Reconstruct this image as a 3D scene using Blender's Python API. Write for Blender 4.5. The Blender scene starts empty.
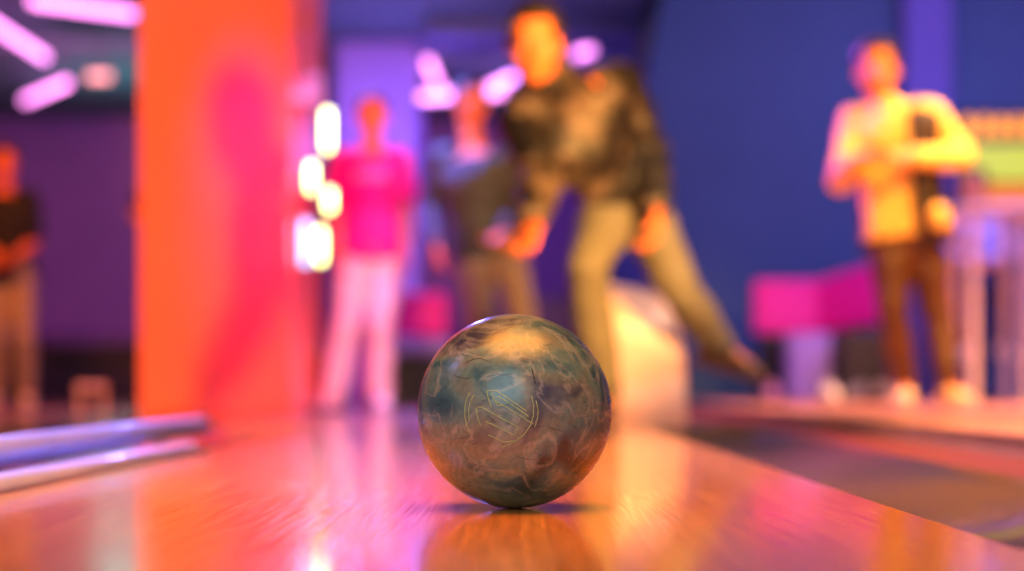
import bpy, bmesh, math, random
from mathutils import Vector, Matrix, noise
random.seed(7)
S = bpy.context.scene
COL = S.collection
F = 1707.0; CX, CY, CH = 520.0, 386.0, 0.136
V = Vector

def at(px, py, Y):                       # a point read off the photograph at distance Y
    return V(((px-CX)*Y/F, Y, CH+(CY-py)*Y/F))
def atz(px, py, z):                      # the same on the horizontal plane z
    Y = (z-CH)*F/(CY-py)
    return V(((px-CX)*Y/F, Y, z))
def lin(c):
    return tuple(((v/255)/12.92 if v/255 <= .04045 else ((v/255+.055)/1.055)**2.4) for v in c[:3])+(1,)

# ------------------------------------------------------------------ materials
MATS = {}
def mat(name, col, rough=.6, col2=None, scale=20, bump=0, coat=0, metal=0, stretch=(1,1,1), detail=3, sheen=0, lo=.35, hi=.65, spec=.5):
    if name in MATS: return MATS[name]
    m = bpy.data.materials.new(name); m.use_nodes = True
    nt = m.node_tree; N = nt.nodes; L = nt.links
    b = N['Principled BSDF']
    b.inputs['Roughness'].default_value = rough
    b.inputs['Metallic'].default_value = metal
    b.inputs['Specular IOR Level'].default_value = spec
    b.inputs['Coat Weight'].default_value = coat
    b.inputs['Coat Roughness'].default_value = .08
    b.inputs['Sheen Weight'].default_value = sheen
    tc = N.new('ShaderNodeTexCoord'); mp = N.new('ShaderNodeMapping'); mp.inputs['Scale'].default_value = stretch
    nz = N.new('ShaderNodeTexNoise'); nz.inputs['Scale'].default_value = scale; nz.inputs['Detail'].default_value = detail
    L.new(tc.outputs['Object'], mp.inputs[0]); L.new(mp.outputs[0], nz.inputs['Vector'])
    cr = N.new('ShaderNodeValToRGB'); cr.color_ramp.elements[0].position = lo; cr.color_ramp.elements[1].position = hi
    c1 = lin(col); c2 = lin(col2) if col2 else tuple(min(1, v*1.12) for v in c1[:3])+(1,)
    cr.color_ramp.elements[0].color = c1; cr.color_ramp.elements[1].color = c2
    L.new(nz.outputs['Fac'], cr.inputs[0]); L.new(cr.outputs[0], b.inputs['Base Color'])
    if bump:
        bp = N.new('ShaderNodeBump'); bp.inputs['Strength'].default_value = bump; bp.inputs['Distance'].default_value = .01
        L.new(nz.outputs['Fac'], bp.inputs['Height']); L.new(bp.outputs[0], b.inputs['Normal'])
    MATS[name] = m
    return m
def emit(name, col, s, base=(220,220,220)):
    if name in MATS: return MATS[name]
    m = bpy.data.materials.new(name); m.use_nodes = True
    b = m.node_tree.nodes['Principled BSDF']
    b.inputs['Base Color'].default_value = lin(base)
    b.inputs['Emission Color'].default_value = lin(col)
    b.inputs['Emission Strength'].default_value = s
    MATS[name] = m
    return m

def wood(name, a, b_, dark, rough=.22, coat=.6, rowh=.027, length=1.3, scratch=True):
    m = bpy.data.materials.new(name); m.use_nodes = True
    nt = m.node_tree; N = nt.nodes; L = nt.links; bs = N['Principled BSDF']
    tc = N.new('ShaderNodeTexCoord')
    mp = N.new('ShaderNodeMapping'); mp.inputs['Rotation'].default_value = (0,0,math.pi/2)
    L.new(tc.outputs['Object'], mp.inputs[0])
    br = N.new('ShaderNodeTexBrick'); br.inputs['Scale'].default_value = 1
    br.inputs['Brick Width'].default_value = length; br.inputs['Row Height'].default_value = rowh
    br.inputs['Mortar Size'].default_value = .0004; br.inputs['Mortar Smooth'].default_value = .2
    br.offset = .37; br.inputs['Bias'].default_value = 0
    br.inputs['Color1'].default_value = lin(a); br.inputs['Color2'].default_value = lin(b_); br.inputs['Mortar'].default_value = lin(dark)
    L.new(mp.outputs[0], br.inputs['Vector'])
    mg = N.new('ShaderNodeMapping'); mg.inputs['Scale'].default_value = (110, 3.5, 20)
    L.new(tc.outputs['Object'], mg.inputs[0])
    gn = N.new('ShaderNodeTexNoise'); gn.inputs['Scale'].default_value = 1; gn.inputs['Detail'].default_value = 6
    L.new(mg.outputs[0], gn.inputs['Vector'])
    rp = N.new('ShaderNodeValToRGB'); rp.color_ramp.elements[0].position=.3; rp.color_ramp.elements[1].position=.62
    rp.color_ramp.elements[0].color=(.55,.5,.45,1); rp.color_ramp.elements[1].color=(1,1,1,1)
    L.new(gn.outputs['Fac'], rp.inputs[0])
    mx = N.new('ShaderNodeMix'); mx.data_type='RGBA'; mx.blend_type='MULTIPLY'; mx.inputs[0].default_value=.55
    L.new(br.outputs['Color'], mx.inputs[6]); L.new(rp.outputs[0], mx.inputs[7])
    L.new(mx.outputs[2], bs.inputs['Base Color'])
    bs.inputs['Coat Weight'].default_value = coat; bs.inputs['Coat Roughness'].default_value = rough*.35
    sn = N.new('ShaderNodeTexNoise'); sn.inputs['Scale'].default_value = 1; sn.inputs['Detail'].default_value = 8
    ms = N.new('ShaderNodeMapping'); ms.inputs['Scale'].default_value = (240, 5, 20); ms.inputs['Rotation'].default_value=(0,0,.25)
    L.new(tc.outputs['Object'], ms.inputs[0]); L.new(ms.outputs[0], sn.inputs['Vector'])
    mr = N.new('ShaderNodeMapRange'); mr.inputs['From Min'].default_value=.35; mr.inputs['From Max'].default_value=.75
    mr.inputs['To Min'].default_value=rough*.7; mr.inputs['To Max'].default_value=rough*1.6
    L.new(sn.outputs['Fac'], mr.inputs[0]); L.new(mr.outputs[0], bs.inputs['Roughness'])
    if scratch:
        bp = N.new('ShaderNodeBump'); bp.inputs['Strength'].default_value=.010; bp.inputs['Distance'].default_value=.001
        L.new(sn.outputs['Fac'], bp.inputs['Height']); L.new(bp.outputs[0], bs.inputs['Normal'])
        L.new(bp.outputs[0], bs.inputs['Coat Normal'])
    return m

# ------------------------------------------------------------------ mesh helpers
def link(name, bm, m, parent=None, smooth=True, bevel=0, label=None):
    bmesh.ops.recalc_face_normals(bm, faces=bm.faces)
    me = bpy.data.meshes.new(name); bm.to_mesh(me); bm.free()
    if smooth:
        for p in me.polygons: p.use_smooth = True
    o = bpy.data.objects.new(name, me); COL.objects.link(o)
    me.materials.append(m)
    if parent: o.parent = parent
    if bevel:
        md = o.modifiers.new('bevel','BEVEL'); md.width = bevel; md.segments = 3; md.limit_method='ANGLE'
        md.harden_normals = False
        for p in me.polygons: p.use_smooth = False
    if label: o['label'] = label
    return o
def tag(o, label, cat, group=None, kind=None):
    o['label'] = label; o['category'] = cat
    if group: o['group'] = group
    if kind: o['kind'] = kind
    return o
def structure(o): o['kind'] = 'structure'; return o
def thing(name, label, cat, loc=(0,0,0), group=None):
    o = bpy.data.objects.new(name, None); COL.objects.link(o); o.location = loc; o.empty_display_size=.1
    return tag(o, label, cat, group)
def box(bm, x0,x1,y0,y1,z0,z1, M=None):
    r = bmesh.ops.create_cube(bm, size=1)
    m = Matrix.Translation(((x0+x1)/2,(y0+y1)/2,(z0+z1)/2)) @ Matrix.Diagonal((x1-x0,y1-y0,z1-z0,1))
    if M: m = M @ m
    bmesh.ops.transform(bm, matrix=m, verts=r['verts'])
def boxo(name, m, x0,x1,y0,y1,z0,z1, parent=None, bevel=.004, label=None, M=None):
    bm = bmesh.new(); box(bm,x0,x1,y0,y1,z0,z1,M); return link(name,bm,m,parent,False,bevel,label)
def ell(bm, c, r, R=None, seg=24):
    q = bmesh.ops.create_uvsphere(bm, u_segments=seg, v_segments=seg//2+2, radius=1)
    m = Matrix.Translation(c) @ (R.to_4x4() if R else Matrix.Identity(4)) @ Matrix.Diagonal((r[0],r[1],r[2],1))
    bmesh.ops.transform(bm, matrix=m, verts=q['verts'])
def frame(d, hint=V((0,0,1))):
    d = d.normalized()
    if abs(d.dot(hint)) > .97: hint = V((0,1,0)) if abs(d.y)<.9 else V((1,0,0))
    x = hint.cross(d).normalized(); y = d.cross(x)
    return x, y, d
def rings(bm, secs, seg=20):             # secs: (centre, axisx*rx, axisy*ry)
    vs = []
    for c, ax, ay in secs:
        vs.append([bm.verts.new(c+ax*math.cos(t*2*math.pi/seg)+ay*math.sin(t*2*math.pi/seg)) for t in range(seg)])
    for a, b in zip(vs, vs[1:]):
        for i in range(seg):
            bm.faces.new((a[i],a[(i+1)%seg],b[(i+1)%seg],b[i]))
    bm.faces.new(vs[0][::-1]); bm.faces.new(vs[-1])
def cone(bm, a, b, ra, rb, seg=16, balls=True):
    x,y,d = frame(b-a)
    rings(bm, [(a,x*ra,y*ra),(b,x*rb,y*rb)], seg)
    if balls:
        ell(bm,a,(ra,)*3,seg=seg); ell(bm,b,(rb,)*3,seg=seg)
def chain(bm, pts, rads, seg=16):
    for i in range(len(pts)-1): cone(bm, pts[i], pts[i+1], rads[i], rads[i+1], seg)
def tube(bm, pts, r, seg=10):
    x0 = None; secs=[]
    for i,p in enumerate(pts):
        d = (pts[min(i+1,len(pts)-1)]-pts[max(i-1,0)])
        x,y,d = frame(d, V((.13,.31,.94)))
        secs.append((p,x*r,y*r))
    rings(bm, secs, seg)
def cyl(bm, c, r, h, axis=V((0,0,1)), seg=32, r2=None):
    x,y,d = frame(axis); r2 = r if r2 is None else r2
    rings(bm, [(c,x*r,y*r),(c+d*h,x*r2,y*r2)], seg)
def remesh(name, bm, m, voxel, parent=None, smooth=2, label=None, post=None):
    o = link(name, bm, m, None)
    md = o.modifiers.new('r','REMESH'); md.mode='VOXEL'; md.voxel_size=voxel; md.use_smooth_shade=True
    if smooth:
        s = o.modifiers.new('s','SMOOTH'); s.iterations=smooth; s.factor=.5
    bpy.context.view_layer.update()
    dg = bpy.context.evaluated_depsgraph_get()
    me = bpy.data.meshes.new_from_object(o.evaluated_get(dg))
    old = o.data; o.modifiers.clear(); o.data = me; bpy.data.meshes.remove(old)
    me.name = name
    if not me.materials: me.materials.append(m)
    for p in me.polygons: p.use_smooth = True
    if post:
        for v in me.vertices: v.co = post(v.co.copy())
    if parent: o.parent = parent
    if label: o['label'] = label
    return o

# ------------------------------------------------------------------ people
def hand(bm, w, d, n, side, curl=.35, spread=.10, k=1.0):
    """w wrist, d pointing direction, n palm normal (fingers curl towards it), side = thumb side vector"""
    d = d.normalized(); n = (n-d*n.dot(d)).normalized(); s = d.cross(n)
    if s.dot(side) < 0: s = -s
    L = .088*k
    rings(bm, [(w-d*.02, s*.026*k, n*.021*k), (w+d*.015, s*.032*k, n*.018*k), (w+d*L*.55, s*.041*k, n*.016*k), (w+d*L, s*.042*k, n*.012*k), (w+d*(L+.008), s*.036*k, n*.007*k)], 20)
    lens = [.070,.080,.074,.058]
    for i,ln in enumerate(lens):
        off = (.033-.022*i)*k
        p = w + d*(L-.006-.004*abs(i-1)) + s*off
        a = 0; fan = spread*(1.5-i)/1.5
        pts=[p]; rr=[.0095*k,.009*k,.008*k,.0068*k]
        for j,fr in enumerate((.44,.31,.25)):
            a += curl*(.8+.35*j)+(.04*i)
            dirn = (d*math.cos(a)+n*math.sin(a)+s*fan).normalized()
            pts.append(pts[-1]+dirn*ln*fr*k)
        chain(bm, pts, rr, 10)
    tb = w + d*.022*k + s*.026*k
    t1 = tb + (d*.6+s*.65+n*.3).normalized()*.042*k
    t2 = t1 + (d*.85+s*.25+n*(.3+curl*.6)).normalized()*.032*k
    t3 = t2 + (d*.9-s*.05+n*(.35+curl)).normalized()*.024*k
    chain(bm, [tb,t1,t2,t3], [.014*k,.011*k,.010*k,.008*k], 10)

def head_mat(c, face, up, s):
    f = face.normalized(); x = up.cross(f); x = f.cross(up).normalized(); z = x.cross(f).normalized()
    M = Matrix((x, f, z)).transposed().to_4x4()
    return Matrix.Translation(c) @ M @ Matrix.Scale(s,4)

def person(label, sp, mats, group=None, voxel=.0065):
    Y = sp['Y']
    def P(k):
        v = sp[k]
        return v if isinstance(v, Vector) else at(v[0], v[1], v[2] if len(v)>2 else Y)
    foot_mid = (P('ankA')+P('ankB'))/2
    base = sp.get('base', V((foot_mid.x, foot_mid.y, sp.get('z0',0))))
    root = thing('person', label, 'person', base, group)
    off = -base
    s = sp.get('s', 1.0)
    shA,shB,hipA,hipB = P('shA'),P('shB'),P('hipA'),P('hipB')
    neck = (shA+shB)/2; pel = (hipA+hipB)/2
    spine = neck-pel; T = spine.length; sd = spine/T
    lat = (shB-shA).normalized(); lat = (lat-sd*lat.dot(sd)).normalized()
    lath = (hipB-hipA).normalized(); lath=(lath-sd*lath.dot(sd)).normalized()
    fwd = sp.get('front')
    dep = sd.cross(lat).normalized()
    if fwd is not None and dep.dot(fwd)<0: dep=-dep
    W = (shB-shA).length/2
    hc = P('head'); face=V(sp['face']); up=V(sp.get('up',(0,0,1)))
    HM = head_mat(hc, face, up, sp.get('hs',1.0))
    def torso(bm, g=0, lo=-.14, hi=1.12, belly=0):
        prof = [(-.22,.10,.075),(-.12,.150,.105),(0,.168,.115),(.2,.155,.108),(.42,.140,.102+belly),(.65,.160,.118),(.82,.178,.118),(.94,.172,.095),(1.02,.12,.075),(1.10,.062,.058)]
        secs=[]
        for t,w,dd in prof:
            if t<lo or t>hi: continue
            l = (lath*(1-min(max(t,0),1))+lat*min(max(t,0),1)).normalized()
            ww = w*s*(W/.165 if t>.5 else 1)
            secs.append((pel+sd*T*t+dep*(.012*math.sin(math.pi*max(t,0))), l*(ww+g), dep*(dd*s+g)))
        rings(bm, secs, 28)
    def arms(bm, g=0, end='wr', cut=1.0):
        for k in 'AB':
            sh,el,wr = P('sh'+k),P('el'+k),P('wr'+k)
            inn = sh+(neck-sh)*.25
            if end=='sleeve':
                e = sh.lerp(el,cut)
                chain(bm,[inn,sh,e],[(.058+g)*s,(.056+g)*s,(.050+g*1.6)*s])
            else:
                fe = el.lerp(wr,cut)
                m1 = el.lerp(wr,.3)
                chain(bm,[inn,sh,sh.lerp(el,.45),el],[(.056+g)*s,(.052+g)*s,(.048+g)*s,(.038+g)*s])
                if cut>.3: chain(bm,[el,m1,fe],[(.038+g)*s,(.040+g)*s,(.040-.013*cut+g)*s])
    def legs(bm, g=0, full=True, cut=1.0, hem=0):
        for k in 'AB':
            h,kn,an = P('hip'+k),P('kn'+k),P('ank'+k)
            hh = h.lerp(pel,.15)
            a = kn.lerp(an,cut)
            bk = -dep*.012
            chain(bm,[hh,h.lerp(kn,.35),kn],[(.088+g)*s,(.080+g)*s,(.056+g)*s])
            chain(bm,[kn,kn.lerp(an,.3)+bk,a],[(.056+g)*s,(.056+g)*s,(.036+g+hem)*s])
    # body: one continuous surface
    bm = bmesh.new()
    torso(bm); arms(bm); legs(bm)
    hb = bmesh.new()
    ell(hb,(0,-.012,.035),(.077,.094,.088)); ell(hb,(0,.022,-.02),(.066,.072,.088))
    ell(hb,(0,.045,-.075),(.040,.042,.034)); ell(hb,(0,.068,-.088),(.020,.018,.016))
    cone(hb,V((0,.086,.018)),V((0,.110,-.022)),.009,.013,10); ell(hb,(.012,.098,-.026),(.010,.011,.008)); ell(hb,(-.012,.098,-.026),(.010,.011,.008))
    for sx in (-1,1):
        ell(hb,(sx*.078,-.005,-.002),(.010,.020,.032))
        ell(hb,(sx*.042,.062,-.022),(.024,.024,.022))
        ell(hb,(sx*.030,.078,.028),(.024,.014,.010))
    ell(hb,(0,.091,-.052),(.024,.010,.0065)); ell(hb,(0,.089,-.063),(.021,.011,.007))
    bmesh.ops.transform(hb, matrix=HM, verts=hb.verts)
    tmp = bpy.data.meshes.new('t'); hb.to_mesh(tmp); hb.free(); bm.from_mesh(tmp); bpy.data.meshes.remove(tmp)
    skull = HM @ V((0,-.025,-.06))
    chain(bm,[neck+sd*.01, skull],[.062*s,.055*s])
    for k in 'AB':
        wr = P('wr'+k); d = V(sp['hd'+k]); n = V(sp['pn'+k]); th = V(sp.get('th'+k, (1 if k=='A' else -1,0,0)))
        hand(bm, wr, d, n, th, sp.get('curl'+k,.35), k=sp.get('hk',1.05))
        an = P('ank'+k); td = V(sp['toe'+k]).normalized()
        chain(bm,[an, an+td*.10-V((0,0,.03))],[.036,.028])
    bmesh.ops.translate(bm, vec=off, verts=bm.verts)
    remesh('body', bm, mats['skin'], voxel, root, 2)
    # eyes
    for sx in (-1,1):
        e = bmesh.new(); ell(e,(sx*.030,.074,.010),(.0125,.012,.009),seg=16)
        bmesh.ops.transform(e, matrix=Matrix.Translation(off)@HM, verts=e.verts)
        eo = link('eye', e, mats_eye, root)
        e = bmesh.new(); ell(e,(sx*.030,.0835,.010),(.0055,.004,.0055),seg=12)
        bmesh.ops.transform(e, matrix=Matrix.Translation(off)@HM, verts=e.verts)
        link('pupil', e, mats_pupil, eo)
    # hair
    e = bmesh.new(); ell(e,(0,-.018,.040),(.086,.100,.094),seg=40)
    hl = sp.get('hair',0.0)
    kill=[f for f in e.faces if (lambda c:(c.y>.050-.35*max(0,c.z-.06) and c.z<.085) or (c.z< -.055-hl) or (c.y>.012 and c.z<.045 and abs(c.x)<.2))(f.calc_center_median())]
    bmesh.ops.delete(e, geom=kill, context='FACES')
    bmesh.ops.transform(e, matrix=Matrix.Translation(off)@HM, verts=e.verts)
    h = link('hair', e, mats['hair'], root); md=h.modifiers.new('s','SOLIDIFY'); md.thickness=.014; md.offset=0
    # trousers
    bm = bmesh.new(); torso(bm,.014,lo=-.2,hi=.25); legs(bm,.016,cut=sp.get('trcut',.95),hem=sp.get('hem',.008))
    bmesh.ops.translate(bm, vec=off, verts=bm.verts)
    def crease(amp, sc):
        def f(c):
            n_ = noise.noise_vector(V((c.x*sc,c.y*sc,c.z*sc*1.6)))
            return c+n_*amp
        return f
    remesh('trousers', bm, mats['trousers'], .011, root, 3, post=crease(.010,9))
    # top
    bm = bmesh.new(); torso(bm,.024,lo=sp.get('hemt',-.13),hi=1.05)
    if sp.get('collar'):
        sk = HM @ V((0,-.045,-.08)); chain(bm,[neck-sd*.02, neck.lerp(sk,sp['collar'])],[.105*s,.082*s])
    if sp.get('long'): arms(bm,sp.get('jg',.018),'wr',sp.get('cuff',.93))
    else: arms(bm,.014,'sleeve',sp.get('sleeve',.72))
    bmesh.ops.translate(bm, vec=off, verts=bm.verts)
    remesh(sp.get('topname','shirt'), bm, mats['top'], .010, root, 3, post=crease(.012,11))
    # shoes
    for k in 'AB':
        an = P('ank'+k); td = V(sp['toe'+k]).normalized()
        upv = V(sp.get('sup'+k,(0,0,1))); upv=(upv-td*upv.dot(td)).normalized(); sx=td.cross(upv)
        lo = an-upv*sp.get('ah',.075)
        e = bmesh.new()
        secs=[]
        for t,w,hh in ((-.085,.020,.045),(-.075,.034,.085),(-.03,.038,.100),(.02,.037,.090),(.07,.040,.066),(.12,.045,.050),(.16,.042,.042),(.19,.026,.030)):
            secs.append((lo+td*t+upv*(hh/2+.014), sx*w, upv*hh/2))
        rings(e, secs, 20)
        bmesh.ops.translate(e, vec=off, verts=e.verts)
        so = link('shoe', e, mats['shoe'], root); md=so.modifiers.new('s','SUBSURF'); md.levels=1; md.render_levels=1
        e = bmesh.new(); secs=[]
        for t,w in ((-.09,.022),(-.08,.036),(-.03,.038),(.02,.036),(.07,.041),(.12,.047),(.165,.043),(.198,.024)):
            secs.append((t,w))
        for zt in (0,.018): pass
        va=[];
        outline=[(t,w) for t,w in secs]+[(t,-w) for t,w in reversed(secs)]
        b0=[e.verts.new(lo+td*t+sx*w) for t,w in outline]; b1=[e.verts.new(lo+td*t+sx*w+upv*.02) for t,w in outline]
        e.faces.new(b0[::-1]); e.faces.new(b1)
        for i in range(len(b0)): e.faces.new((b0[i],b0[(i+1)%len(b0)],b1[(i+1)%len(b0)],b1[i]))
        bmesh.ops.translate(e, vec=off, verts=e.verts)
        link('sole', e, mats['sole'], so, smooth=False)
    return root, dict(neck=neck,pel=pel,sd=sd,lat=lat,dep=dep,T=T,off=off,HM=HM,P=P)

mats_eye = mat('eye white',(225,220,212),.2); mats_pupil = mat('eye iris',(30,20,15),.15)
SK = mat('skin',(220,128,80),.5,(226,136,90),30)
SK2 = mat('skin tanned',(214,106,50),.5,(220,114,58),30)
HAIR = mat('dark hair',(24,16,13),.55,(42,28,22),90,.3,stretch=(1,1,.2))
HAIRB = mat('brown hair',(60,36,22),.55,(84,52,32),90,.3,stretch=(1,1,.2))
SOLE = mat('rubber sole',(205,200,190),.6)
SOLED = mat('dark rubber sole',(40,36,34),.6)

# ------------------------------------------------------------------ setting
M_lane = wood('maple lane', (250,164,78),(240,146,62),(140,80,40), rough=.18, coat=.5)
M_app = wood('approach wood', (190,130,96),(174,116,84),(90,60,42), rough=.25, rowh=.06)
M_slab = wood('platform wood', (218,150,110),(206,138,98),(120,80,56), rough=.42, coat=.25, rowh=.09)
M_gut = mat('gutter plastic',(70,58,36),.30,(88,70,44),3,.12,coat=.4,spec=.3,stretch=(1,.25,1))
M_gutL = mat('gutter grey plastic',(84,66,66),.25,(92,72,72),3,0,coat=.8,stretch=(1,.25,1))
M_div = mat('divider dark red laminate',(110,44,42),.4,(122,52,46),5,0,coat=0,spec=.3)
M_ceil = mat('ceiling paint',(70,88,104),.8,(78,96,112),2)
M_wallb = mat('blue wall paint',(58,84,128),.75,(62,89,134),1.5,.02)
M_wallp = mat('purple wall paint',(112,76,140),.75,(118,80,146),1.5,.02)
M_dark = mat('dark charcoal laminate',(30,28,34),.5,(36,33,40),6)
M_col = mat('lilac column paint',(150,120,205),.6,(156,126,210),2)

YF = 5.57
structure(boxo('floor', M_app, -6.5, .99, YF, 18.2, -.12, 0, bevel=0))
structure(boxo('trim_1', M_dark, -6.5, 6.5, -1.2, YF, -.25, -.121, bevel=0))
structure(boxo('ceiling', M_ceil, -6.5, 6.5, -1.2, 18.2, 2.95, 3.1, bevel=0))
structure(boxo('wall_back', M_wallp, -6.5, 1.2, 18.0, 18.2, 0, 2.95, bevel=0))
structure(boxo('wall_back_right', M_wallb, .93, 6.5, 12.2, 12.4, -.12, 2.95, bevel=0))
structure(boxo('wall_inner', M_wallb, .93, 1.1, 12.4, 18.0, 0, 2.95, bevel=0))
structure(boxo('wall_left', M_wallp, -6.6, -6.5, -1.2, 18.2, -.25, 2.95, bevel=0))
structure(boxo('wall_right', M_wallb, 6.5, 6.6, -1.2, 12.4, -.25, 2.95, bevel=0))
structure(boxo('trim_2', mat('violet pilaster paint',(100,88,170),.7), at(470+432,0,12.1).x, at(950,0,12.1).x, 12.02, 12.2, -.1, 2.95, bevel=.02))   # pilaster
structure(boxo('baseboard_back', M_dark, -6.5, .93, 17.95, 18.0, 0, .12))
# raised wood platform on the right
pf = thing('wood_platform','raised pale wood platform edge along the right side, carrying the man in the vest','platform',(0.99,-1.2,-.12))
boxo('deck', M_slab, 0, 5.5, 0, 13.21, .125, .16, pf, bevel=.003)
M_pb = mat('particle board edge',(222,140,90),.8,(140,80,50),220,.4,lo=.45,hi=.6)
boxo('edge_band', M_pb, -.004, .0, 0, 13.2, 0, .125, pf, bevel=0)

# lane with arrows-free boards
ln = thing('bowling_lane','glossy orange-brown wooden bowling lane under the ball','bowling lane',(0,-1.2,-.1))
boxo('lane_surface', M_lane, -.655, .418, 0, YF+1.2-.03, 0, .1, ln, bevel=.002)
boxo('foul_line', M_dark, -.65, .418, YF+1.2-.03, YF+1.2, 0, .1, ln, bevel=0)
ln2 = thing('bowling_lane','neighbouring wooden bowling lane beyond the white bumper rail at far left','bowling lane',(0,-1.2,-.1))
boxo('lane_surface', M_lane, -2.27, -1.2, 0, YF+1.2-.03, 0, .1, ln2, bevel=.002)
boxo('foul_line', M_dark, -2.27, -1.2, YF+1.2-.03, YF+1.2, 0, .1, ln2, bevel=0)
ln3 = boxo('side_deck', M_div, -6.49, -2.6, -1.2, YF, -.12, -.01); tag(ln3,'dark red deck left of the neighbouring lane','deck')

def gutter(name, label, x0, x1, depth, m, y1=YF):
    bm = bmesh.new(); n=18; top=[];bot=[]
    for yy in (-1.2, y1-.001):
        r=[];q=[]
        for i in range(n+1):
            t=i/n; x=x0+(x1-x0)*t
            z=-depth*(math.sin(math.pi*t)**.6)-.004
            r.append(bm.verts.new((x,yy,z)))
            q.append(bm.verts.new((x,yy,-.118)))
        top.append(r);bot.append(q)
    for i in range(n):
        bm.faces.new((top[0][i],top[0][i+1],top[1][i+1],top[1][i]))
        bm.faces.new((bot[0][i],bot[1][i],bot[1][i+1],bot[0][i+1]))
        for e_ in (0,1): bm.faces.new((top[e_][i],bot[e_][i],bot[e_][i+1],top[e_][i+1]))
    for i in (0,n): bm.faces.new((top[0][i],top[1][i],bot[1][i],bot[0][i]))
    return tag(link(name,bm,m),label,'gutter')
tag(boxo('floor_strip', M_div, .665,.98,YF+.02,9.6,.0,.006,bevel=.002),'dark red strip on the floor between the ball return and the raised platform','floor strip')
gutter('gutter','dark glossy gutter trough right of the lane', .42,.76,.035,M_gut)
gutter('gutter','dark glossy gutter trough left of the lane, under the bumper rail', -.95,-.712,.004,M_gutL)
M_refl=mat('gutter reflection',(200,196,240),.2,(206,202,244),coat=.4)  # pale strip put in for the bright reflection in the gutter
bm=bmesh.new(); secs=[]
for y,k in ((-1.2,1),(3.50,1),(3.54,.9),(3.56,.6)): secs.append((V((-.684,y,.004)),V((1,0,0))*.026*k,V((0,0,1))*.018*k))
rings(bm,secs,20); tag(link('reflection_strip',bm,M_refl),'pale strip standing for a gutter reflection along the left edge of the lane','added reflection')
gutter('gutter','gutter trough at far left beyond the neighbouring lane', -2.6,-2.272,.03,M_gut)
tag(boxo('divider_board', M_div, .762,.984,-1.2,YF-.001,-.118,-.006,bevel=.003),'dark red divider board between right gutter and raised platform','divider board')
tag(boxo('divider_board', M_gutL, -1.198,-.952,-1.2,YF-.001,-.118,-.002,bevel=.003),'grey divider board between the two lanes beside the bumper rail','divider board')

# bumper rail on the left
M_rail = mat('white rail plastic',(196,190,236),.3,(204,198,242),coat=.3)
br = thing('bumper_rail','white plastic bumper rail with rounded end left of the lane','bumper rail',(-.80,-1.2,0))
bm = bmesh.new()
secs=[]
for y,k in ((0,1),(5.45,1),(5.49,.93),(5.51,.75),(5.52,.4)):
    secs.append((V((0,y,.036)),V((1,0,0))*.028*k,V((0,0,1))*.024*k))
rings(bm,secs,24); link('rail',bm,M_rail,br)
for y in (1.4,2.6,3.8,5.0):
    b2=bmesh.new(); cyl(b2,V((0,y,-.0035)),.008,.025); link('post',b2,M_dark,br)

# ------------------------------------------------------------------ the ball
R=.108; BC=V(((514.5-CX)*1.9/F,1.9,R))
def ball_mat():
    m=bpy.data.materials.new('marbled ball resin'); m.use_nodes=True
    nt=m.node_tree;N=nt.nodes;L=nt.links;b=N['Principled BSDF']
    tc=N.new('ShaderNodeTexCoord')
    def nz(scale,det,dist,off=(0,0,0),st=(1,1,1)):
        mp=N.new('ShaderNodeMapping'); mp.inputs['Location'].default_value=off; mp.inputs['Scale'].default_value=st
        L.new(tc.outputs['Object'],mp.inputs[0])
        n=N.new('ShaderNodeTexNoise'); n.inputs['Scale'].default_value=scale;n.inputs['Detail'].default_value=det;n.inputs['Distortion'].default_value=dist
        L.new(mp.outputs[0],n.inputs['Vector']); return n
    def ramp(src,stops):
        r=N.new('ShaderNodeValToRGB'); e=r.color_ramp.elements
        e[0].position,e[0].color=stops[0][0],lin(stops[0][1]); e[1].position,e[1].color=stops[-1][0],lin(stops[-1][1])
        for p,c in stops[1:-1]:
            q=e.new(p); q.color=lin(c)
        L.new(src,r.inputs[0]); return r
    a=nz(11,8,.8,(.3,.1,.55)); ra=ramp(a.outputs['Fac'],[(.34,(20,48,58)),(.43,(56,90,98)),(.50,(92,116,108)),(.57,(112,112,96)),(.66,(58,56,74))])
    v=nz(14,5,1.6,(1.3,.7,.2)); rv=ramp(v.outputs['Fac'],[(.46,(0,0,0)),(.495,(150,150,150)),(.505,(150,150,150)),(.54,(0,0,0))])
    mx=N.new('ShaderNodeMix'); mx.data_type='RGBA'; L.new(rv.outputs[0],mx.inputs[0]); L.new(ra.outputs[0],mx.inputs[6]); mx.inputs[7].default_value=lin((176,166,150))
    g=nz(150,5,0,st=(1,1,1)); rg=ramp(g.outputs['Fac'],[(.3,(175,175,175)),(.7,(255,255,255))])
    m2=N.new('ShaderNodeMix'); m2.data_type='RGBA'; m2.blend_type='MULTIPLY'; m2.inputs[0].default_value=.6
    L.new(mx.outputs[2],m2.inputs[6]); L.new(rg.outputs[0],m2.inputs[7]); L.new(m2.outputs[2],b.inputs['Base Color'])
    s=nz(22,8,.4,st=(1,1,3)); mr=N.new('ShaderNodeMapRange'); mr.inputs['From Min'].default_value=.35;mr.inputs['From Max'].default_value=.7; mr.inputs['To Min'].default_value=.24; mr.inputs['To Max'].default_value=.5
    L.new(s.outputs['Fac'],mr.inputs[0]); L.new(mr.outputs[0],b.inputs['Roughness'])
    bp=N.new('ShaderNodeBump'); bp.inputs['Strength'].default_value=.05; bp.inputs['Distance'].default_value=.001
    L.new(g.outputs['Fac'],bp.inputs['Height']); L.new(bp.outputs[0],b.inputs['Normal'])
    b.inputs['Coat Weight'].default_value=.45; b.inputs['Coat Roughness'].default_value=.24
    return m
ball=thing('bowling_ball','scuffed marbled grey-green bowling ball resting on the lane','bowling ball',BC-V((0,0,R)))
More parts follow.
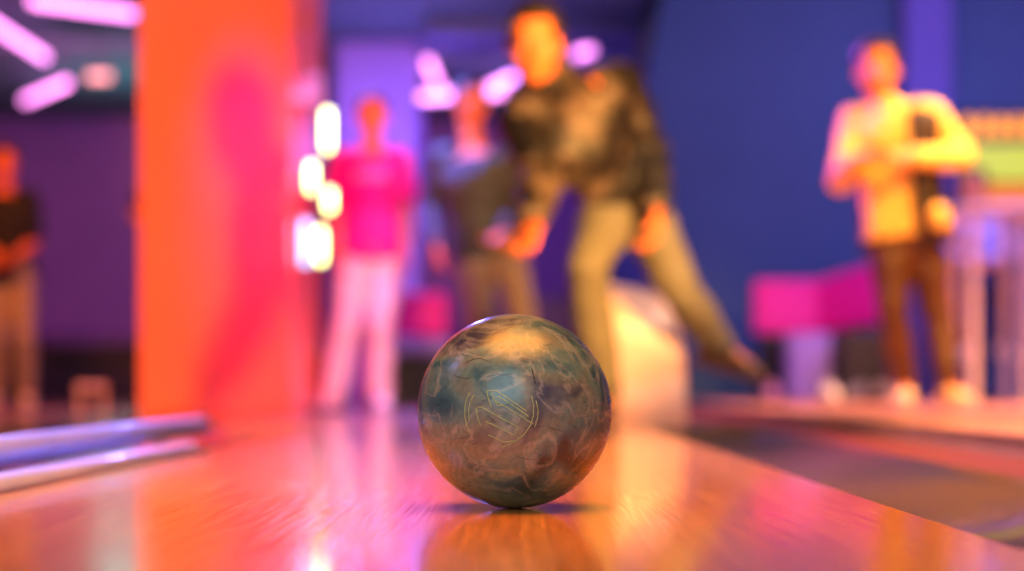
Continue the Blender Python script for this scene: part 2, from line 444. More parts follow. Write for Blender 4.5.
bm=bmesh.new(); bmesh.ops.create_icosphere(bm,subdivisions=6,radius=R); bmesh.ops.translate(bm,vec=(0,0,R),verts=bm.verts)
# three finger holes on the far side
link('sphere',bm,ball_mat(),ball)
def onball(px,py,lift=.0001):
    d=V(((px-CX)/F,1,(CY-py)/F)).normalized(); o=V((0,0,CH))-BC
    r=R+lift; b_=o.dot(d); c=o.dot(o)-r*r; D=b_*b_-c
    t=-b_-math.sqrt(max(D,0)); return o+d*t+V((0,0,R))
def stroke(bm, pts, r):
    pp=[]
    for (a,b_),(c,d) in zip(pts,pts[1:]):
        n=max(2,int(math.hypot(c-a,d-b_)/2))
        for i in range(n): pp.append((a+(c-a)*i/n,b_+(d-b_)*i/n))
    pp.append(pts[-1])
    tube(bm,[onball(*p) for p in pp],r,6)
def Z(*pts): return [(450+x/5.19,350+y/5.19) for x,y in pts]
bm=bmesh.new()
for st in (Z((100,225),(85,255),(77,300),(78,350),(88,395),(104,422)), Z((124,235),(104,270),(96,320),(100,370)),
           Z((424,238),(434,290),(433,340),(418,390),(385,438),(335,476),(270,505)), Z((446,262),(458,310),(455,350),(440,400)),
           Z((190,213),(200,255),(216,300)), Z((190,213),(235,208),(300,250),(400,318)), Z((232,262),(330,318),(432,384)), Z((216,225),(246,290),(275,285)),
           Z((136,305),(142,345),(160,395)), Z((136,305),(160,295),(250,345),(352,398)), Z((352,398),(336,442)), Z((336,442),(260,405),(186,370)),
           Z((250,240),(330,290),(410,345)),Z((200,440),(280,478),(340,470))):
    stroke(bm,st,.0004)
link('engraved_emblem',bm,mat('engraving fill',(150,170,100),.5,(164,182,110),200),ball,label='faint olive engraved round emblem with slanted lettering')
M_scr=mat('scratch dark',(38,34,32),.6)
def scr(pts,r_):
    bm=bmesh.new(); stroke(bm,pts,r_); link('scratch',bm,M_scr,ball)
scr(Z((424,95),(434,135),(443,175)),.0006); scr(Z((456,285),(462,318)),.0004)
scr(Z((85,65),(120,48),(160,42),(200,60)),.0003); scr(Z((20,130),(80,150),(110,140)),.0003)
for i in range(26):
    a=random.uniform(0,2*math.pi); rr=random.uniform(5,80); x=514+rr*math.cos(a); y=408+rr*math.sin(a); q=random.uniform(-.5,.9); l=random.uniform(4,16)
    scr([(x,y),(x+l*.5*math.cos(q),y+l*.5*math.sin(q)+1),(x+l*math.cos(q),y+l*math.sin(q))],.00018)

# ------------------------------------------------------------------ red pillar
M_pil = mat('glossy red-orange panel',(254,112,84),.28,(254,116,88),2,coat=.4)
pa=V((at(139,0,7.6).x,7.6,0)); pb=V((at(291,0,8.7).x,8.7,0)); pc=V((at(322,0,9.7).x,9.7,0)); pd=pa+(pc-pb)*1.3
bm=bmesh.new(); lo=[bm.verts.new(p) for p in (pa,pb,pc,pd)]; hi=[bm.verts.new(p+V((0,0,2.95))) for p in (pa,pb,pc,pd)]
bm.faces.new(lo);bm.faces.new(hi)
for i in range(4): bm.faces.new((lo[i],lo[(i+1)%4],hi[(i+1)%4],hi[i]))
link_p=link('pillar',bm,M_pil,None,False,.012); tag(link_p,'wide square pillar lit bright red-orange with a person\'s shadow','pillar')
# lilac column behind
cb=boxo('column',M_col,at(336,0,14).x,at(418,0,14).x,13.9,14.6,0,2.95,bevel=.03); tag(cb,'plain lilac lit column behind the man in the pink shirt','column')

# LED light tower beside pillar
lt=thing('light_tower','slim stand with five stacked white LED lamps beside the red pillar','stage light',(at(321,0,8.9).x,8.9,0))
bx=at(321,0,8.9).x
b2=bmesh.new(); cyl(b2,V((.02,0,0)),.10,.02); link('base',b2,M_dark,lt)
b2=bmesh.new(); cyl(b2,V((0,0,.02)),.012,1.55,seg=12); link('pole',b2,M_dark,lt)
M_led=emit('cold white LED',(238,255,150),9)
M_led2=emit('pale blue LED',(110,190,255),4.5)
for px,py,h,mm in ((328,131,.16,M_led),(312,178,.10,M_led),(330,201,.07,M_led),(321,246,.13,M_led),(306,243,.18,M_led2)):
    c=at(px,py,8.9)-V((bx,8.9,0)); h=h*1.1
    b2=bmesh.new(); box(b2,c.x-.022,c.x+.022,-.03+.02,.03,c.z-h/2-.012,c.z+h/2+.012)
    hz=link('lamp_head',b2,M_dark,lt,False,.004)
    b2=bmesh.new(); cone(b2,V((c.x,-.022,c.z-h/2)),V((c.x,-.022,c.z+h/2)),.019,.019,12); link('led_bulb',b2,mm,hz)
    b2=bmesh.new(); cone(b2,V((0,.01,c.z)),V((c.x,.01,c.z)),.006,.006,8); link('arm',b2,M_dark,hz)

# ------------------------------------------------------------------ ceiling tubes
M_tube=emit('lilac LED tube',(255,140,240),4.2)
ct=0
def ctube(x0,y0,x1,y1,label,z=2.78):
    a=atz(x0,y0,z);b=atz(x1,y1,z); mid=(a+b)/2
    t=thing('tube_light',label,'ceiling light',(mid.x,mid.y,2.95),'lilac tube lights scattered on the ceiling')
    o=-V((mid.x,mid.y,2.95)); bm=bmesh.new(); cone(bm,a+o,b+o,.034,.034,14); link('glowing_tube',bm,M_tube,t)
    d=(b-a).normalized()
    for k in (.2,.8):
        p=a.lerp(b,k)+o; bm=bmesh.new(); cyl(bm,p,.006,-p.z,seg=8); link('hanger',bm,M_dark,t)
ctube(34,1,131,14,'lilac tube light at the top edge, left of the red pillar, longest of them')
ctube(-40,2,44,57,'lilac tube light slanting down at the left edge of the photo')
ctube(26,100,66,83,'short lilac tube light lowest of the three left of the red pillar')
ctube(428,62,439,87,'lilac tube light left of the bowler\'s head, steepest and leftmost there')
ctube(423,97,500,92,'faint lilac tube light running level above the dark-jacketed person',2.4)
ctube(482,92,512,78,'lilac tube light slanting up to the bowler\'s chin')
ctube(578,54,590,50,'small lilac tube light peeking out behind the bowler\'s neck')

def spotlamp(px,py,Y,label,m,w=.09,h=.04):
    c=at(px,py,Y); t=thing('ceiling_lamp',label,'ceiling light',(c.x,c.y,2.95))
    zz=c.z-2.95
    b2=bmesh.new(); cyl(b2,V((0,0,zz+h)),.01,-zz-h,seg=10); link('stem',b2,M_dark,t)
    b2=bmesh.new(); box(b2,-w,w,-.06,.06,zz-h,zz+h); link('housing',b2,M_dark,t,False,.01)
    b2=bmesh.new(); box(b2,-w*.9,w*.9,-.075,-.058,zz-h*.8,zz+h*.8); link('lens',b2,m,t,False,.004)
spotlamp(101,78,14,'salmon glowing lamp on the ceiling left of the red pillar',emit('salmon lamp',(255,150,150),3.2,(20,16,12)),.10,.035)
spotlamp(60,52,16.5,'dim green glow on the ceiling at upper left, added for a faint reflection',emit('green glow',(40,200,140),.5,(20,16,12)),.20,.08)  # added emitter standing in for a faint green reflection

# duct beam in the middle recess
M_duct=mat('blue-grey duct',(78,80,140),.6,(84,86,148),3)
tag(boxo('ceiling_duct',M_duct,at(424,0,13).x,at(640,0,13).x,12.9,13.3,2.77,2.93,bevel=.02),'blue-grey boxed duct crossing under the ceiling behind the bowler','duct')
bm=bmesh.new(); a=at(655,-10,12); b=at(636,85,12); cone(bm,V((a.x,11.95,2.93)),V((b.x,11.95,b.z)),.055,.045,14)
tag(link('ceiling_strut',bm,M_dark),'dark slanting bar hanging from the ceiling right of the bowler\'s head','bracket')

# ------------------------------------------------------------------ ball return hood between the bowler's legs
M_hood=mat('cream gelcoat',(236,198,200),.35,(240,204,206),3,coat=.3)
rt=thing('ball_return','cream rounded ball return hood standing behind the bowler\'s legs','ball return',(at(640,0,6.95).x,6.95,0))
ox=-at(640,0,6.95).x
bm=bmesh.new(); n=28; prof=[]
x0=at(585,0,6.5).x+ox; x1=at(690,0,6.5).x+ox
for i in range(n+1):
    t=i/n; prof.append((-.42+.84*t, .30+.27*math.sin(math.pi*min(1,t*1.15+.18))**.8 if t<.85 else .22))
secs=[]
w=(x1-x0)/2; mx_=(x0+x1)/2
for y,k,hh in ((-.43,.80,.40),(-.42,.93,.47),(-.38,.99,.52),(-.25,1,.565),(0,1,.58),(.25,1,.54),(.38,.98,.46),(.42,.9,.38)):
    ring=[]
    for i in range(33):
        u=-1+2*i/32; e_=2.6
        zc=hh*(1-abs(u)**5)**.5 if abs(u)<1 else 0
        zc=max(zc,0)*(1-.16*(u+1)/2)
        ring.append(bm.verts.new((mx_+w*k*u,y,zc)))
    secs.append(ring)
for r0,r1 in zip(secs,secs[1:]):
    for i in range(32): bm.faces.new((r0[i],r0[i+1],r1[i+1],r1[i]))
    bm.faces.new((r0[0],r1[0],r1[-1],r0[-1]))
bm.faces.new(secs[0]); bm.faces.new(secs[-1][::-1])
link('hood',bm,M_hood,rt)
boxo('track',M_dark,mx_-.09,mx_+.09,.42,1.4,.10,.18,rt); boxo('track_support',M_dark,mx_-.05,mx_+.05,1.25,1.32,0,.10,rt)

# ------------------------------------------------------------------ sofas and boxes in the back
M_mag=mat('magenta upholstery',(240,4,150),.6,(244,8,158),12,.1)
M_lav=mat('lavender laminate',(150,120,220),.45,(156,126,226),3)
def Rz(a,c): return Matrix.Translation(c)@Matrix.Rotation(a,4,'Z')
so=thing('corner_sofa','magenta high-backed corner sofa against the blue wall, left of the man in the vest','sofa',(at(815,0,11.2).x,11.2,.04))
so.location.z=.04
w1=at(757,0,11.2).x-so.location.x; w2=at(826,0,11.2).x-so.location.x; w3=at(884,0,11).x-so.location.x
boxo('backrest',M_mag,w1,w2,.10,.24,.44,.80,so,bevel=.03)
bm=bmesh.new(); A=V((w2-.01,.16,0));B=V((w3,-.15,0)); d=(B-A); ny=V((-d.y,d.x,0)).normalized()*.07
pts=[(A,.44,.80),(B,.50,.90)]
vv=[]
for p,z0,z1 in pts:
    for s_ in (-1,1):
        vv.append((bm.verts.new(p+ny*s_+V((0,0,z0))),bm.verts.new(p+ny*s_+V((0,0,z1)))))
(a0,a1),(b0,b1),(c0,c1),(d0,d1)=vv
for f in ((a0,a1,b1,b0),(c0,d0,d1,c1),(a0,c0,c1,a1),(b0,b1,d1,d0),(a1,c1,d1,b1),(a0,b0,d0,c0)): bm.faces.new(f)
link('backrest',bm,M_mag,so,False,.03)
boxo('seat',M_dark,w1,w3,-.38,.08,.30,.42,so,bevel=.03)
boxo('base',M_dark,w1+.03,w3-.03,-.30,.22,0,.298,so,bevel=.01)
tag(boxo('side_table',M_lav,at(787,0,10.6).x,at(829,0,10.6).x,10.5,10.75,.04,.46,bevel=.02),'lavender block table in front of the magenta sofa at right','side table')
tag(boxo('storage_cube',mat('black cube',(44,36,40),.6),at(838,0,10.4).x,at(884,0,10.4).x,10.3,10.6,.04,.47,bevel=.02),'black cube standing right of the lavender block table','box')

s2=thing('sofa','magenta sofa with lavender seat edge behind the man in white trousers','sofa',(at(412,0,12.2).x,12.2,0))
boxo('backrest',M_mag,-.20,.24,.25,.38,.50,.82,s2,bevel=.04)
boxo('seat',M_lav,-.28,.28,-.28,.24,.36,.47,s2,bevel=.03)
boxo('base',M_dark,-.26,.26,-.24,.36,0,.358,s2,bevel=.01)
boxo('armrest',M_mag,-.34,-.285,-.25,.36,.02,.60,s2,bevel=.02)
s3=thing('sofa','dark purple sofa in the recess behind the bowler and the ball','sofa',(at(545,0,13).x,13,0))
M_dp=mat('dark purple upholstery',(70,40,96),.6)
boxo('backrest',M_dp,-.65,.65,.25,.40,.40,.85,s3,bevel=.04)
boxo('seat',M_dp,-.65,.65,-.28,.24,.28,.42,s3,bevel=.03); boxo('base',M_dark,-.62,.62,-.24,.38,0,.278,s3,bevel=.01)
# dark counter in the far left
b4=thing('bench','long black bench along the purple wall at far left','bench',(at(60,0,14.5).x,14.5,0))
boxo('seat',M_dark,-1.3,1.2,-.3,.3,.40,.50,b4,bevel=.02); boxo('base',M_dark,-1.25,1.15,-.25,.28,0,.398,b4,bevel=.01)
boxo('backrest',M_dp,-1.3,1.2,.3,.4,.2,.62,b4,bevel=.02)
# yellow bracket
yb=thing('rail_bracket','small pale yellow bracket on the floor left of the red pillar','bracket',(at(92,0,9).x,9,0))
M_yel=mat('pale yellow metal',(255,240,130),.4)
for x in (-.06,.06): boxo('leg',M_yel,x-.012,x+.012,-.02,.02,0,.12,yb,bevel=.004)
boxo('crossbar',M_yel,-.075,.075,-.025,.025,.121,.145,yb,bevel=.006)

# shoes standing on the platform
def shoe(px,Y,label,m,ang):
    r=thing('bowling_shoe',label,'shoe',(at(px,0,Y).x,Y,.04),'bowling shoes left on the raised platform'); r.rotation_euler.z=ang
    e=bmesh.new()
    rings(e,[(V((0,t,.02+h/2)),V((1,0,0))*w_,V((0,0,1))*h/2) for t,w_,h in ((-.11,.02,.05),(-.10,.036,.09),(-.04,.04,.105),(.02,.038,.085),(.08,.043,.055),(.13,.043,.045),(.165,.025,.03))],20)
    o=link('upper',e,m,r); md=o.modifiers.new('s','SUBSURF'); md.levels=1; md.render_levels=1
    e=bmesh.new(); ol=[(-.115,.02),(-.1,.037),(0,.037),(.08,.045),(.13,.045),(.17,.024)]; ol=[(w_,t) for t,w_ in ol]+[(-w_,t) for t,w_ in reversed(ol)]
    b0=[e.verts.new((x,y,0)) for x,y in ol]; b1=[e.verts.new((x,y,.024)) for x,y in ol]; e.faces.new(b0);e.faces.new(b1)
    for i in range(len(ol)): e.faces.new((b0[i],b0[(i+1)%len(ol)],b1[(i+1)%len(ol)],b1[i]))
    link('sole',e,SOLED,r,False)
    e=bmesh.new()
    for t in (.0,.025,.05): tube(e,[V((-.018,t,.10-t*.55)),V((0,t,.112-t*.6)),V((.018,t,.10-t*.55))],.003,6)
    link('laces',e,SOLE,r)
M_cream=mat('cream leather',(246,232,190),.4)
shoe(830,9.6,'cream bowling shoe on the platform in front of the lavender block table',M_cream,math.pi)
shoe(858,9.9,'grey bowling shoe between the cream shoe and the man in the vest',mat('grey leather',(150,140,130),.5),2.6)
shoe(885,10.0,'beige bowling shoe right behind the vest man\'s left foot',mat('beige leather',(196,170,140),.5),3.4)
shoe(772,9.9,'pink bowling shoe on the platform below the magenta sofa',mat('pink leather',(226,150,170),.5),3.0)

# bar table, stool, lit sign at right
tb=thing('bar_table','tall bar table with white top and pale legs at the right edge','table',(at(1000,0,9.6).x,9.6,.04))
M_wt=mat('white laminate',(236,226,226),.35); M_pl=mat('pale enamel leg',(240,214,196),.35)
boxo('tabletop',M_wt,-.27,.5,-.25,.25,1.06,1.10,tb,bevel=.008)
for x,y in ((-.20,-.2),(-.20,.2),(.09,-.2),(.09,.2)):
    boxo('leg',M_pl,x-.022,x+.022,y-.02,y+.02,0,1.059,tb,bevel=.006)
bs=thing('bar_stool','dark bar stool under the seated person in lavender','stool',(at(985,0,10.9).x,10.9,.04))
b2=bmesh.new(); cyl(b2,V((0,0,.66)),.17,.05); link('seat',b2,M_dark,bs,True)
b2=bmesh.new(); cyl(b2,V((0,0,.02)),.025,.64,seg=16); link('post',b2,M_dark,bs)
b2=bmesh.new(); cyl(b2,V((0,0,0)),.2,.02); link('base',b2,M_dark,bs)
sg=thing('illuminated_sign','row of glowing orange figures above a yellow-green light panel on the blue wall, right edge','sign',(at(1010,0,12).x,12.15,at(0,125,12).z))
M_or=emit('orange sign letters',(255,150,40),1.6,(20,16,12)); M_yg=emit('yellow-green panel',(225,225,70),.95,(20,16,12)); M_ora=emit('orange panel glow',(255,130,10),1.0,(20,16,12))
boxo('backing',M_dark,-.34,.6,-.02,.04,-.62,.12,sg,bevel=.01)
for i,(w_,h_) in enumerate(((.05,.15),(.04,.16),(.055,.14),(.04,.15),(.05,.16),(.045,.14),(.055,.15),(.04,.16))):
    x=-.27+i*.115
    bm=bmesh.new(); rings(bm,[(V((x,-.07,0)),V((w_,0,0)),V((0,0,h_/2))),(V((x,-.022,0)),V((w_,0,0)),V((0,0,h_/2)))],24)
    link('lit_figure',bm,M_or,sg,False)
boxo('light_panel',M_yg,-.31,.56,-.06,-.022,-.38,-.12,sg,bevel=.01)
boxo('light_panel',M_ora,-.31,.56,-.05,-.022,-.55,-.40,sg,bevel=.01,label='orange strip panel')

# ------------------------------------------------------------------ the people
M_jack=mat('black jacket with tan camouflage',(20,15,18),.55,(92,76,66),7,.35,lo=.50,hi=.62,detail=2)
M_tan=mat('tan trousers',(104,98,80),.75,(112,106,86),14,.15)
M_white=mat('off-white trousers',(236,216,196),.75,(242,224,206),14,.15)
M_pink=mat('magenta shirt',(228,10,130),.7,(234,14,138),14,.1)
M_dkjk=mat('dark jacket cloth',(40,36,46),.7,(50,50,52),12,.2)
M_olive=mat('olive trousers',(112,98,92),.75,(122,108,98),14,.15)
M_blk=mat('black cotton',(16,13,18),.8,(22,18,24),14,.1)
M_beige=mat('beige trousers',(150,132,112),.75,(160,142,120),14,.15)
M_yshirt=mat('yellow shirt',(250,196,96),.75,(254,206,110),14,.15)
M_vest=mat('dark quilted vest',(44,26,30),.6,(52,32,34),12,.2)
M_brown=mat('dark brown leather leggings',(82,44,18),.5,(92,52,24),12,.1)
M_lavsh=mat('lavender hoodie',(176,160,216),.75,(190,174,226),14,.15)
M_navy=mat('dark indigo jeans',(52,38,92),.75)
M_shw=mat('white leather shoe',(240,222,200),.45); M_shy=mat('cream yellow shoe',(250,216,140),.45); M_shb=mat('brown shoe',(96,60,42),.5)
DN=(0,0,-1)
# bowler
bw,_=person('bowler bending forward on one leg, in dark jacket with tan patches and tan trousers',dict(
    Y=6.0, head=(535,46,5.55), face=(-.04,-1,-.30), up=(-.02,-.35,1), hair=0, hs=1.06, collar=.75, jg=.030,
    shA=(521,118,5.74), shB=(618,84,5.88), hipA=(612,206,6.02), hipB=(636,202,6.16), front=V((0,-1,-.3)),
    elA=(543,176,5.60), wrA=(530,218,5.38), elB=(650,152,6.0), wrB=(655,205,5.84),
    hdA=(-.12,-.3,-.9), pnA=(-.6,-.6,.2), thA=(.3,-.6,.4), curlA=.7, hdB=(0,-.15,-1), pnB=(-1,-.2,0), thB=(0,-1,0), curlB=.45,
    knA=(588,266,5.76), ankA=V((at(606,0,5.98).x,5.98,.085)), knB=(680,290,6.24), ankB=(722,350,6.50),
    toeA=(-.1,-1,0), toeB=(.85,-.45,-.28), supB=(0.3,.1,.9), long=True, topname='jacket', hemt=-.10, s=1.04, hk=1.2),
    dict(skin=SK2,hair=HAIR,top=M_jack,trousers=M_tan,shoe=M_shb,sole=M_shb))
# man in white trousers
p3,q=person('man in magenta t-shirt and off-white trousers standing beside the red pillar',dict(
    Y=9.5, head=(372,118), face=(.05,-1,0), shA=(346,161), shB=(399,161), hipA=(359,250), hipB=(386,250), front=V((0,-1,0)),
    elA=(335,208), wrA=(338,250,9.4), elB=(407,208), wrB=(406,250,9.42), hdA=(0,-.1,-1), pnA=(1,0,0), thA=(0,-1,0), hdB=(0,-.1,-1), pnB=(-1,0,0), thB=(0,-1,0),
    knA=(347,324,9.45), ankA=V((at(333,0,9.5).x,9.5,.085)), knB=(382,324,9.45), ankB=V((at(380,0,9.5).x,9.5,.085)),
    toeA=(-.35,-1,0), toeB=(.2,-1,0), s=1.0, hem=.016),
    dict(skin=SK,hair=HAIRB,top=M_pink,trousers=M_white,shoe=M_shw,sole=SOLE))
bm=bmesh.new()                                   # pale print on the chest
c=q['pel']+q['sd']*q['T']*.80+q['dep']*.148+q['off']
for i in range(5):
    box(bm,-.085+i*.035,-.058+i*.035,-.006,.006,-.022,.022,Matrix.Translation(c))
link('chest_print',bm,mat('pale shirt print',(250,170,170),.7),p3,False,label='pale printed lettering across the chest')
# dark jacket person
person('person in dark jacket and olive trousers standing between the magenta shirt and the bowler',dict(
    Y=8.9, head=(471,106), face=(.35,-1,-.05), hair=0, shA=(442,158,8.95), shB=(508,158,8.8), hipA=(474,246), hipB=(506,246), front=V((.2,-1,0)),
    elA=(431,208,9.0), wrA=(437,248,8.75), elB=(520,205,8.85), wrB=(505,232,8.6), hdA=(.1,-.4,-.9), pnA=(1,-.2,0), thA=(0,-1,0), hdB=(-.6,-.5,-.5), pnB=(0,-.2,1), thB=(0,-1,0),
    knA=(480,325,8.85), ankA=V((at(478,0,8.9).x,8.9,.085)), knB=(524,322,8.8), ankB=V((at(532,0,8.9).x,8.9,.085)),
    toeA=(0,-1,0), toeB=(.3,-1,0), long=True, topname='jacket', s=.98),
    dict(skin=SK2,hair=HAIR,top=M_dkjk,trousers=M_olive,shoe=M_shw,sole=SOLE))
# man in the vest
p6,q=person('person in yellow shirt and dark vest, hands together at chest, on the raised platform',dict(
    Y=7.6, z0=.04, head=(877,72), face=(-.15,-1,-.08), hs=1.1, collar=.2, shA=(854,120,7.68), shB=(930,114,7.52), hipA=(890,238), hipB=(922,238), front=V((-.1,-1,0)),
    elA=(840,182,7.5), wrA=(858,158,7.28), elB=(962,156,7.5), wrB=(905,158,7.30),
    hdA=(.75,-.3,.35), pnA=(.3,-.1,-.9), thA=(0,-.5,1), curlA=.6, hdB=(-.95,-.2,.1), pnB=(0,.3,-1), thB=(0,-.5,1), curlB=.6,
    knA=(893,318,7.55), ankA=V((at(906,0,7.6).x,7.6,.125)), knB=(938,318,7.6), ankB=V((at(950,0,7.5).x,7.5,.125)),
    toeA=(-.3,-1,0), toeB=(.15,-1,0), long=True, cuff=.8, s=.95, hem=.002, hemt=-.1),
    dict(skin=SK,hair=HAIR,top=M_yshirt,trousers=M_brown,shoe=M_shy,sole=SOLE))
bm=bmesh.new()                                    # open vest: two front panels wrapped round the sides, and a back
pel,sd,lat,dep,T=q['pel'],q['sd'],q['lat'],q['dep'],q['T']
prof=[(-.10,.196,.145),(.2,.188,.140),(.42,.178,.135),(.65,.190,.148),(.82,.212,.146),(.95,.236,.138),(1.04,.17,.11)]
cols=[]
for t,w_,d_ in prof:
    row=[]
    for i in range(25):
        a=math.radians(140+282*i/24)
        row.append(bm.verts.new(pel+sd*T*t+lat*math.cos(a)*w_*1.08+dep*math.sin(a)*d_*1.08+q['off']))
    cols.append(row)
for r0,r1 in zip(cols,cols[1:]):
    for i in range(24): bm.faces.new((r0[i],r0[i+1],r1[i+1],r1[i]))
vo=link('vest',bm,M_vest,p6); md=vo.modifiers.new('s','SOLIDIFY'); md.thickness=.022; md=vo.modifiers.new('u','SUBSURF'); md.levels=1; md.render_levels=1
bm=bmesh.new(); c=at(938,215,7.42)+q['off']; ell(bm,c,(.045,.05,.05)); ell(bm,c+V((.01,0,-.03)),(.05,.045,.035)); remesh('shirt_tail',bm,M_yshirt,.01,p6)
# seated person in lavender
person('person in lavender top seated on the bar stool behind the tall table, right edge',dict(
    Y=10.9, base=V((at(985,0,10.9).x,10.9,.04)), head=(973,188), face=(-.5,-1,0), shA=(953,222,10.85), shB=(1003,222,10.95), hipA=(972,266), hipB=(998,266), front=V((-.3,-1,0)),
    elA=(950,255,10.7), wrA=(968,262,10.45), elB=(1010,256,10.7), wrB=(990,262,10.45), hdA=(.3,-.9,0), pnA=(0,0,-1), thA=(1,0,0), hdB=(-.3,-.9,0), pnB=(0,0,-1), thB=(-1,0,0),
    knA=(962,282,10.5), ankA=V((at(966,0,10.55).x,10.55,.40)), knB=(1004,282,10.5), ankB=V((at(1002,0,10.55).x,10.55,.40)),
    toeA=(-.1,-1,-.2), toeB=(.1,-1,-.2), long=True, topname='hoodie', s=.9),
    dict(skin=SK,hair=HAIRB,top=M_lavsh,trousers=M_navy,shoe=M_shw,sole=SOLE))
# far left man
person('man in black t-shirt and beige trousers, cut off by the left edge',dict(
    Y=11.2, head=(4,164), face=(.5,-1,-.15), shA=(-18,198,11.25), shB=(30,198,11.15), hipA=(-5,275), hipB=(21,275), front=V((.3,-1,0)),
    elA=(-20,240), wrA=(2,262,10.95), elB=(34,243,11.2), wrB=(6,266,10.95), hdA=(.8,-.5,0), pnA=(0,.3,1), thA=(0,-1,.3), hdB=(-.9,-.4,-.1), pnB=(0,.3,1), thB=(0,-1,.3), curlA=.5,curlB=.5,
    knA=(-4,338,11.1), ankA=V((at(-4,0,11.2).x,11.2,.085)), knB=(24,338,11.1), ankB=V((at(27,0,11.2).x,11.2,.085)),
    toeA=(0,-1,0), toeB=(.3,-1,0), s=.98, sleeve=.75),
    dict(skin=SK2,hair=HAIR,top=M_blk,trousers=M_beige,shoe=M_shw,sole=SOLE))
# person hidden behind pillar: only the elbow shows
person('person mostly hidden behind the red pillar, only an elbow showing at its left edge',dict(
    Y=12.0, head=(172,150), face=(.1,-1,0), shA=(151,186,12), shB=(195,186,12), hipA=(161,256), hipB=(185,256), front=V((0,-1,0)),
    elA=(135,214,12.05), wrA=(160,228,11.8), elB=(205,222), wrB=(190,232,11.8), hdA=(.9,-.3,0), pnA=(0,.3,1), thA=(0,-1,.3), hdB=(-.9,-.3,0), pnB=(0,.3,1), thB=(0,-1,.3),
    knA=(162,326), ankA=V((at(160,0,12).x,12,.085)), knB=(186,326), ankB=V((at(188,0,12).x,12,.085)),
    toeA=(0,-1,0), toeB=(.1,-1,0), s=.98, sleeve=.6),
    dict(skin=SK,hair=HAIRB,top=M_blk,trousers=M_navy,shoe=M_shw,sole=SOLE))

# ------------------------------------------------------------------ lights
def light(kind, loc, target, col, energy, size=.2, angle=60, blend=.3, sy=None):
    d=bpy.data.lights.new(kind,kind); d.energy=energy; d.color=lin(col)[:3]
    if kind=='AREA':
        d.size=size; d.shape='DISK'
        if sy: d.shape='RECTANGLE'; d.size_y=sy
    else: d.shadow_soft_size=size
    if kind=='SPOT': d.spot_size=math.radians(angle); d.spot_blend=blend
    o=bpy.data.objects.new('stage_or_fill_light',d); COL.objects.link(o); o.location=loc  # names both real stage lamps and added unseen fill lights
    o.rotation_euler=(V(target)-V(loc)).to_track_quat('-Z','Y').to_euler()
    return o
light('SPOT',(1.3,3.1,1.12),(-1.3,7.6,1.3),(255,180,88),1800,.09,54,.4)            # warm stage lamp front right
light('SPOT',(2.4,4.6,2.6),(1.62,7.6,1.1),(255,180,75),900,.12,34,.5)  # added warm fill on the person in the vest
light('SPOT',(-.55,7.5,2.4),(-1.17,8.6,.9),(255,0,205),470,.15,58,1.0)  # magenta lamp on the pillar
light('SPOT',(-.4,4.2,2.6),(1.0,3.6,0),(255,190,120),420,.3,55,.7)          # added warm fill on the platform edge
light('SPOT',(.1,6.8,2.75),(-.82,9.5,1.45),(255,10,150),420,.1,13,.6)          # magenta on the shirt
light('SPOT',(.0,8.7,2.6),(1.6,7.6,1.3),(190,70,255),900,.12,44,.6)       # violet from the left
light('SPOT',(-.95,9.0,2.5),(-.42,8.9,1.0),(110,120,255),750,.1,50,.6)          # blue rim
light('SPOT',(-1.15,10.4,2.7),(-.9,5,0),(130,130,255),260,.12,70,.6)  # added blue fill for the lavender streak on the lane
light('SPOT',(-3.0,8.2,2.6),(-3.3,11.2,1.4),(255,130,40),650,.2,60,.6)         # added warm fill on the far left man
light('SPOT',(-2.9,2.6,2.2),(-.9,3.2,0),(140,145,255),1700,.3,50,.6)  # added cool fill over the bumper rail
light('SPOT',(-2.8,8.6,2.85),(-2.8,8.8,0),(255,120,190),900,.3,54,.7)            # added pink fill on the left floor
light('SPOT',(.6,6.0,2.8),(-.82,9.5,.45),(255,222,170),420,.1,17,.6)  # added cream fill on the off-white trousers
light('SPOT',(1.9,4.2,2.2),(.5,6.5,.3),(255,220,180),330,.15,24,.6)  # added fill on the ball return hood
light('SPOT',(1.9,8.6,2.85),(1.7,8.4,0),(255,180,160),600,.4,70,.7)  # added pinkish fill on the far platform
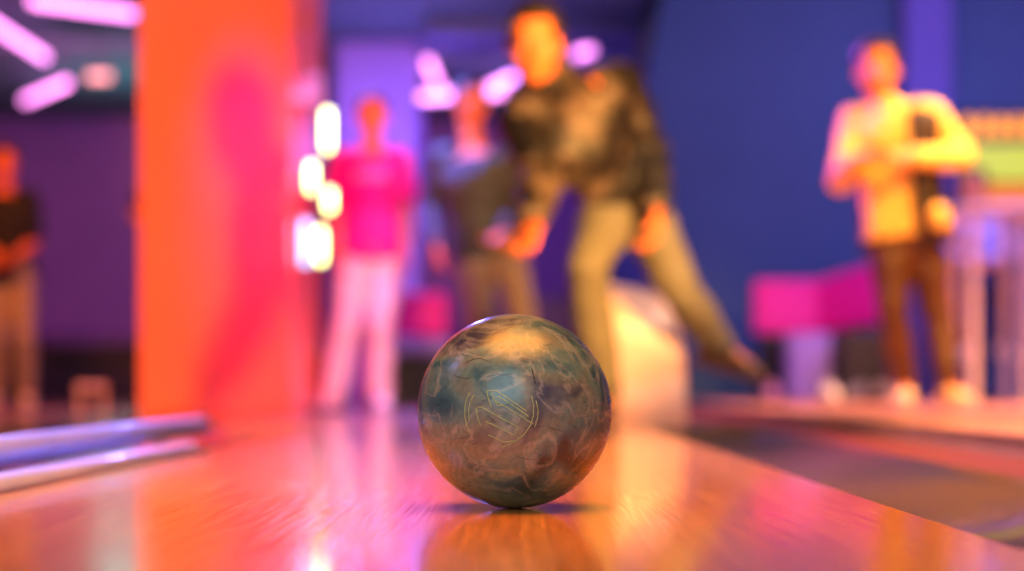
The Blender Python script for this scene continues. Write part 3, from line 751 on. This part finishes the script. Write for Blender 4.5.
light('AREA',(3.6,9.5,2.85),(3.2,12.2,1.2),(150,155,225),85,1.8)
light('AREA',(1.4,9.5,2.85),(1.8,12.2,1.0),(150,155,225),45,1.5)
light('AREA',(-.2,14.6,2.85),(0,18,1.0),(140,110,235),90,2)
light('AREA',(-3.5,13.8,2.85),(-3.5,18,1),(255,115,195),110,2)
light('POINT',(-3.6,15.5,2.3),(0,0,0),(90,200,190),40,.3)  # added teal fill to lift the ceiling
light('POINT',(-.95,12.9,1.9),(0,0,0),(150,120,255),90,.3)
light('AREA',(3.0,8.8,2.7),(3.0,11,1.0),(170,120,255),70,1)  # added violet fill on the seated person
light('SPOT',(2.6,7.2,2.85),(2.5,7.2,0),(255,186,130),1300,.5,95,.6)  # added warm fill on the platform top
light('SPOT',(2.3,3.6,2.85),(2.2,3.6,0),(255,186,130),1900,.5,85,.6)  # added warm fill on the near end of the platform
light('AREA',(.5,8.4,2.9),(.5,8.6,0),(255,170,110),12,1.2)  # added weak fill over the people
light('SPOT',(.0,1.9,2.8),(-.1,2.2,0),(255,160,56),880,1.3,72,.7)               # warm lamp above the lane
light('AREA',(-.5,-1.0,1.7),(0,1.9,.1),(205,235,240),60,2.4)                    # added soft neutral fill behind the camera

w=bpy.data.worlds.new('w'); S.world=w; w.use_nodes=True
w.node_tree.nodes['Background'].inputs[0].default_value=(.42,.38,.5,1); w.node_tree.nodes['Background'].inputs[1].default_value=.95

# ------------------------------------------------------------------ camera
cd=bpy.data.cameras.new('camera'); cam=bpy.data.objects.new('camera',cd); COL.objects.link(cam)
cam.location=(0,0,CH); cam.rotation_euler=(math.pi/2,0,0)
cd.sensor_width=36; cd.lens=F/1024*36; cd.shift_x=(512-CX)/1024; cd.shift_y=(CY-285.5)/1024
cd.clip_start=.05; cd.clip_end=100
cd.dof.use_dof=True; cd.dof.focus_distance=1.82; cd.dof.aperture_fstop=1.88; cd.dof.aperture_blades=0
S.camera=cam
vs=S.view_settings; vs.view_transform='Standard'; vs.look='None'; vs.gamma=1; vs.exposure=0; vs.use_curve_mapping=False
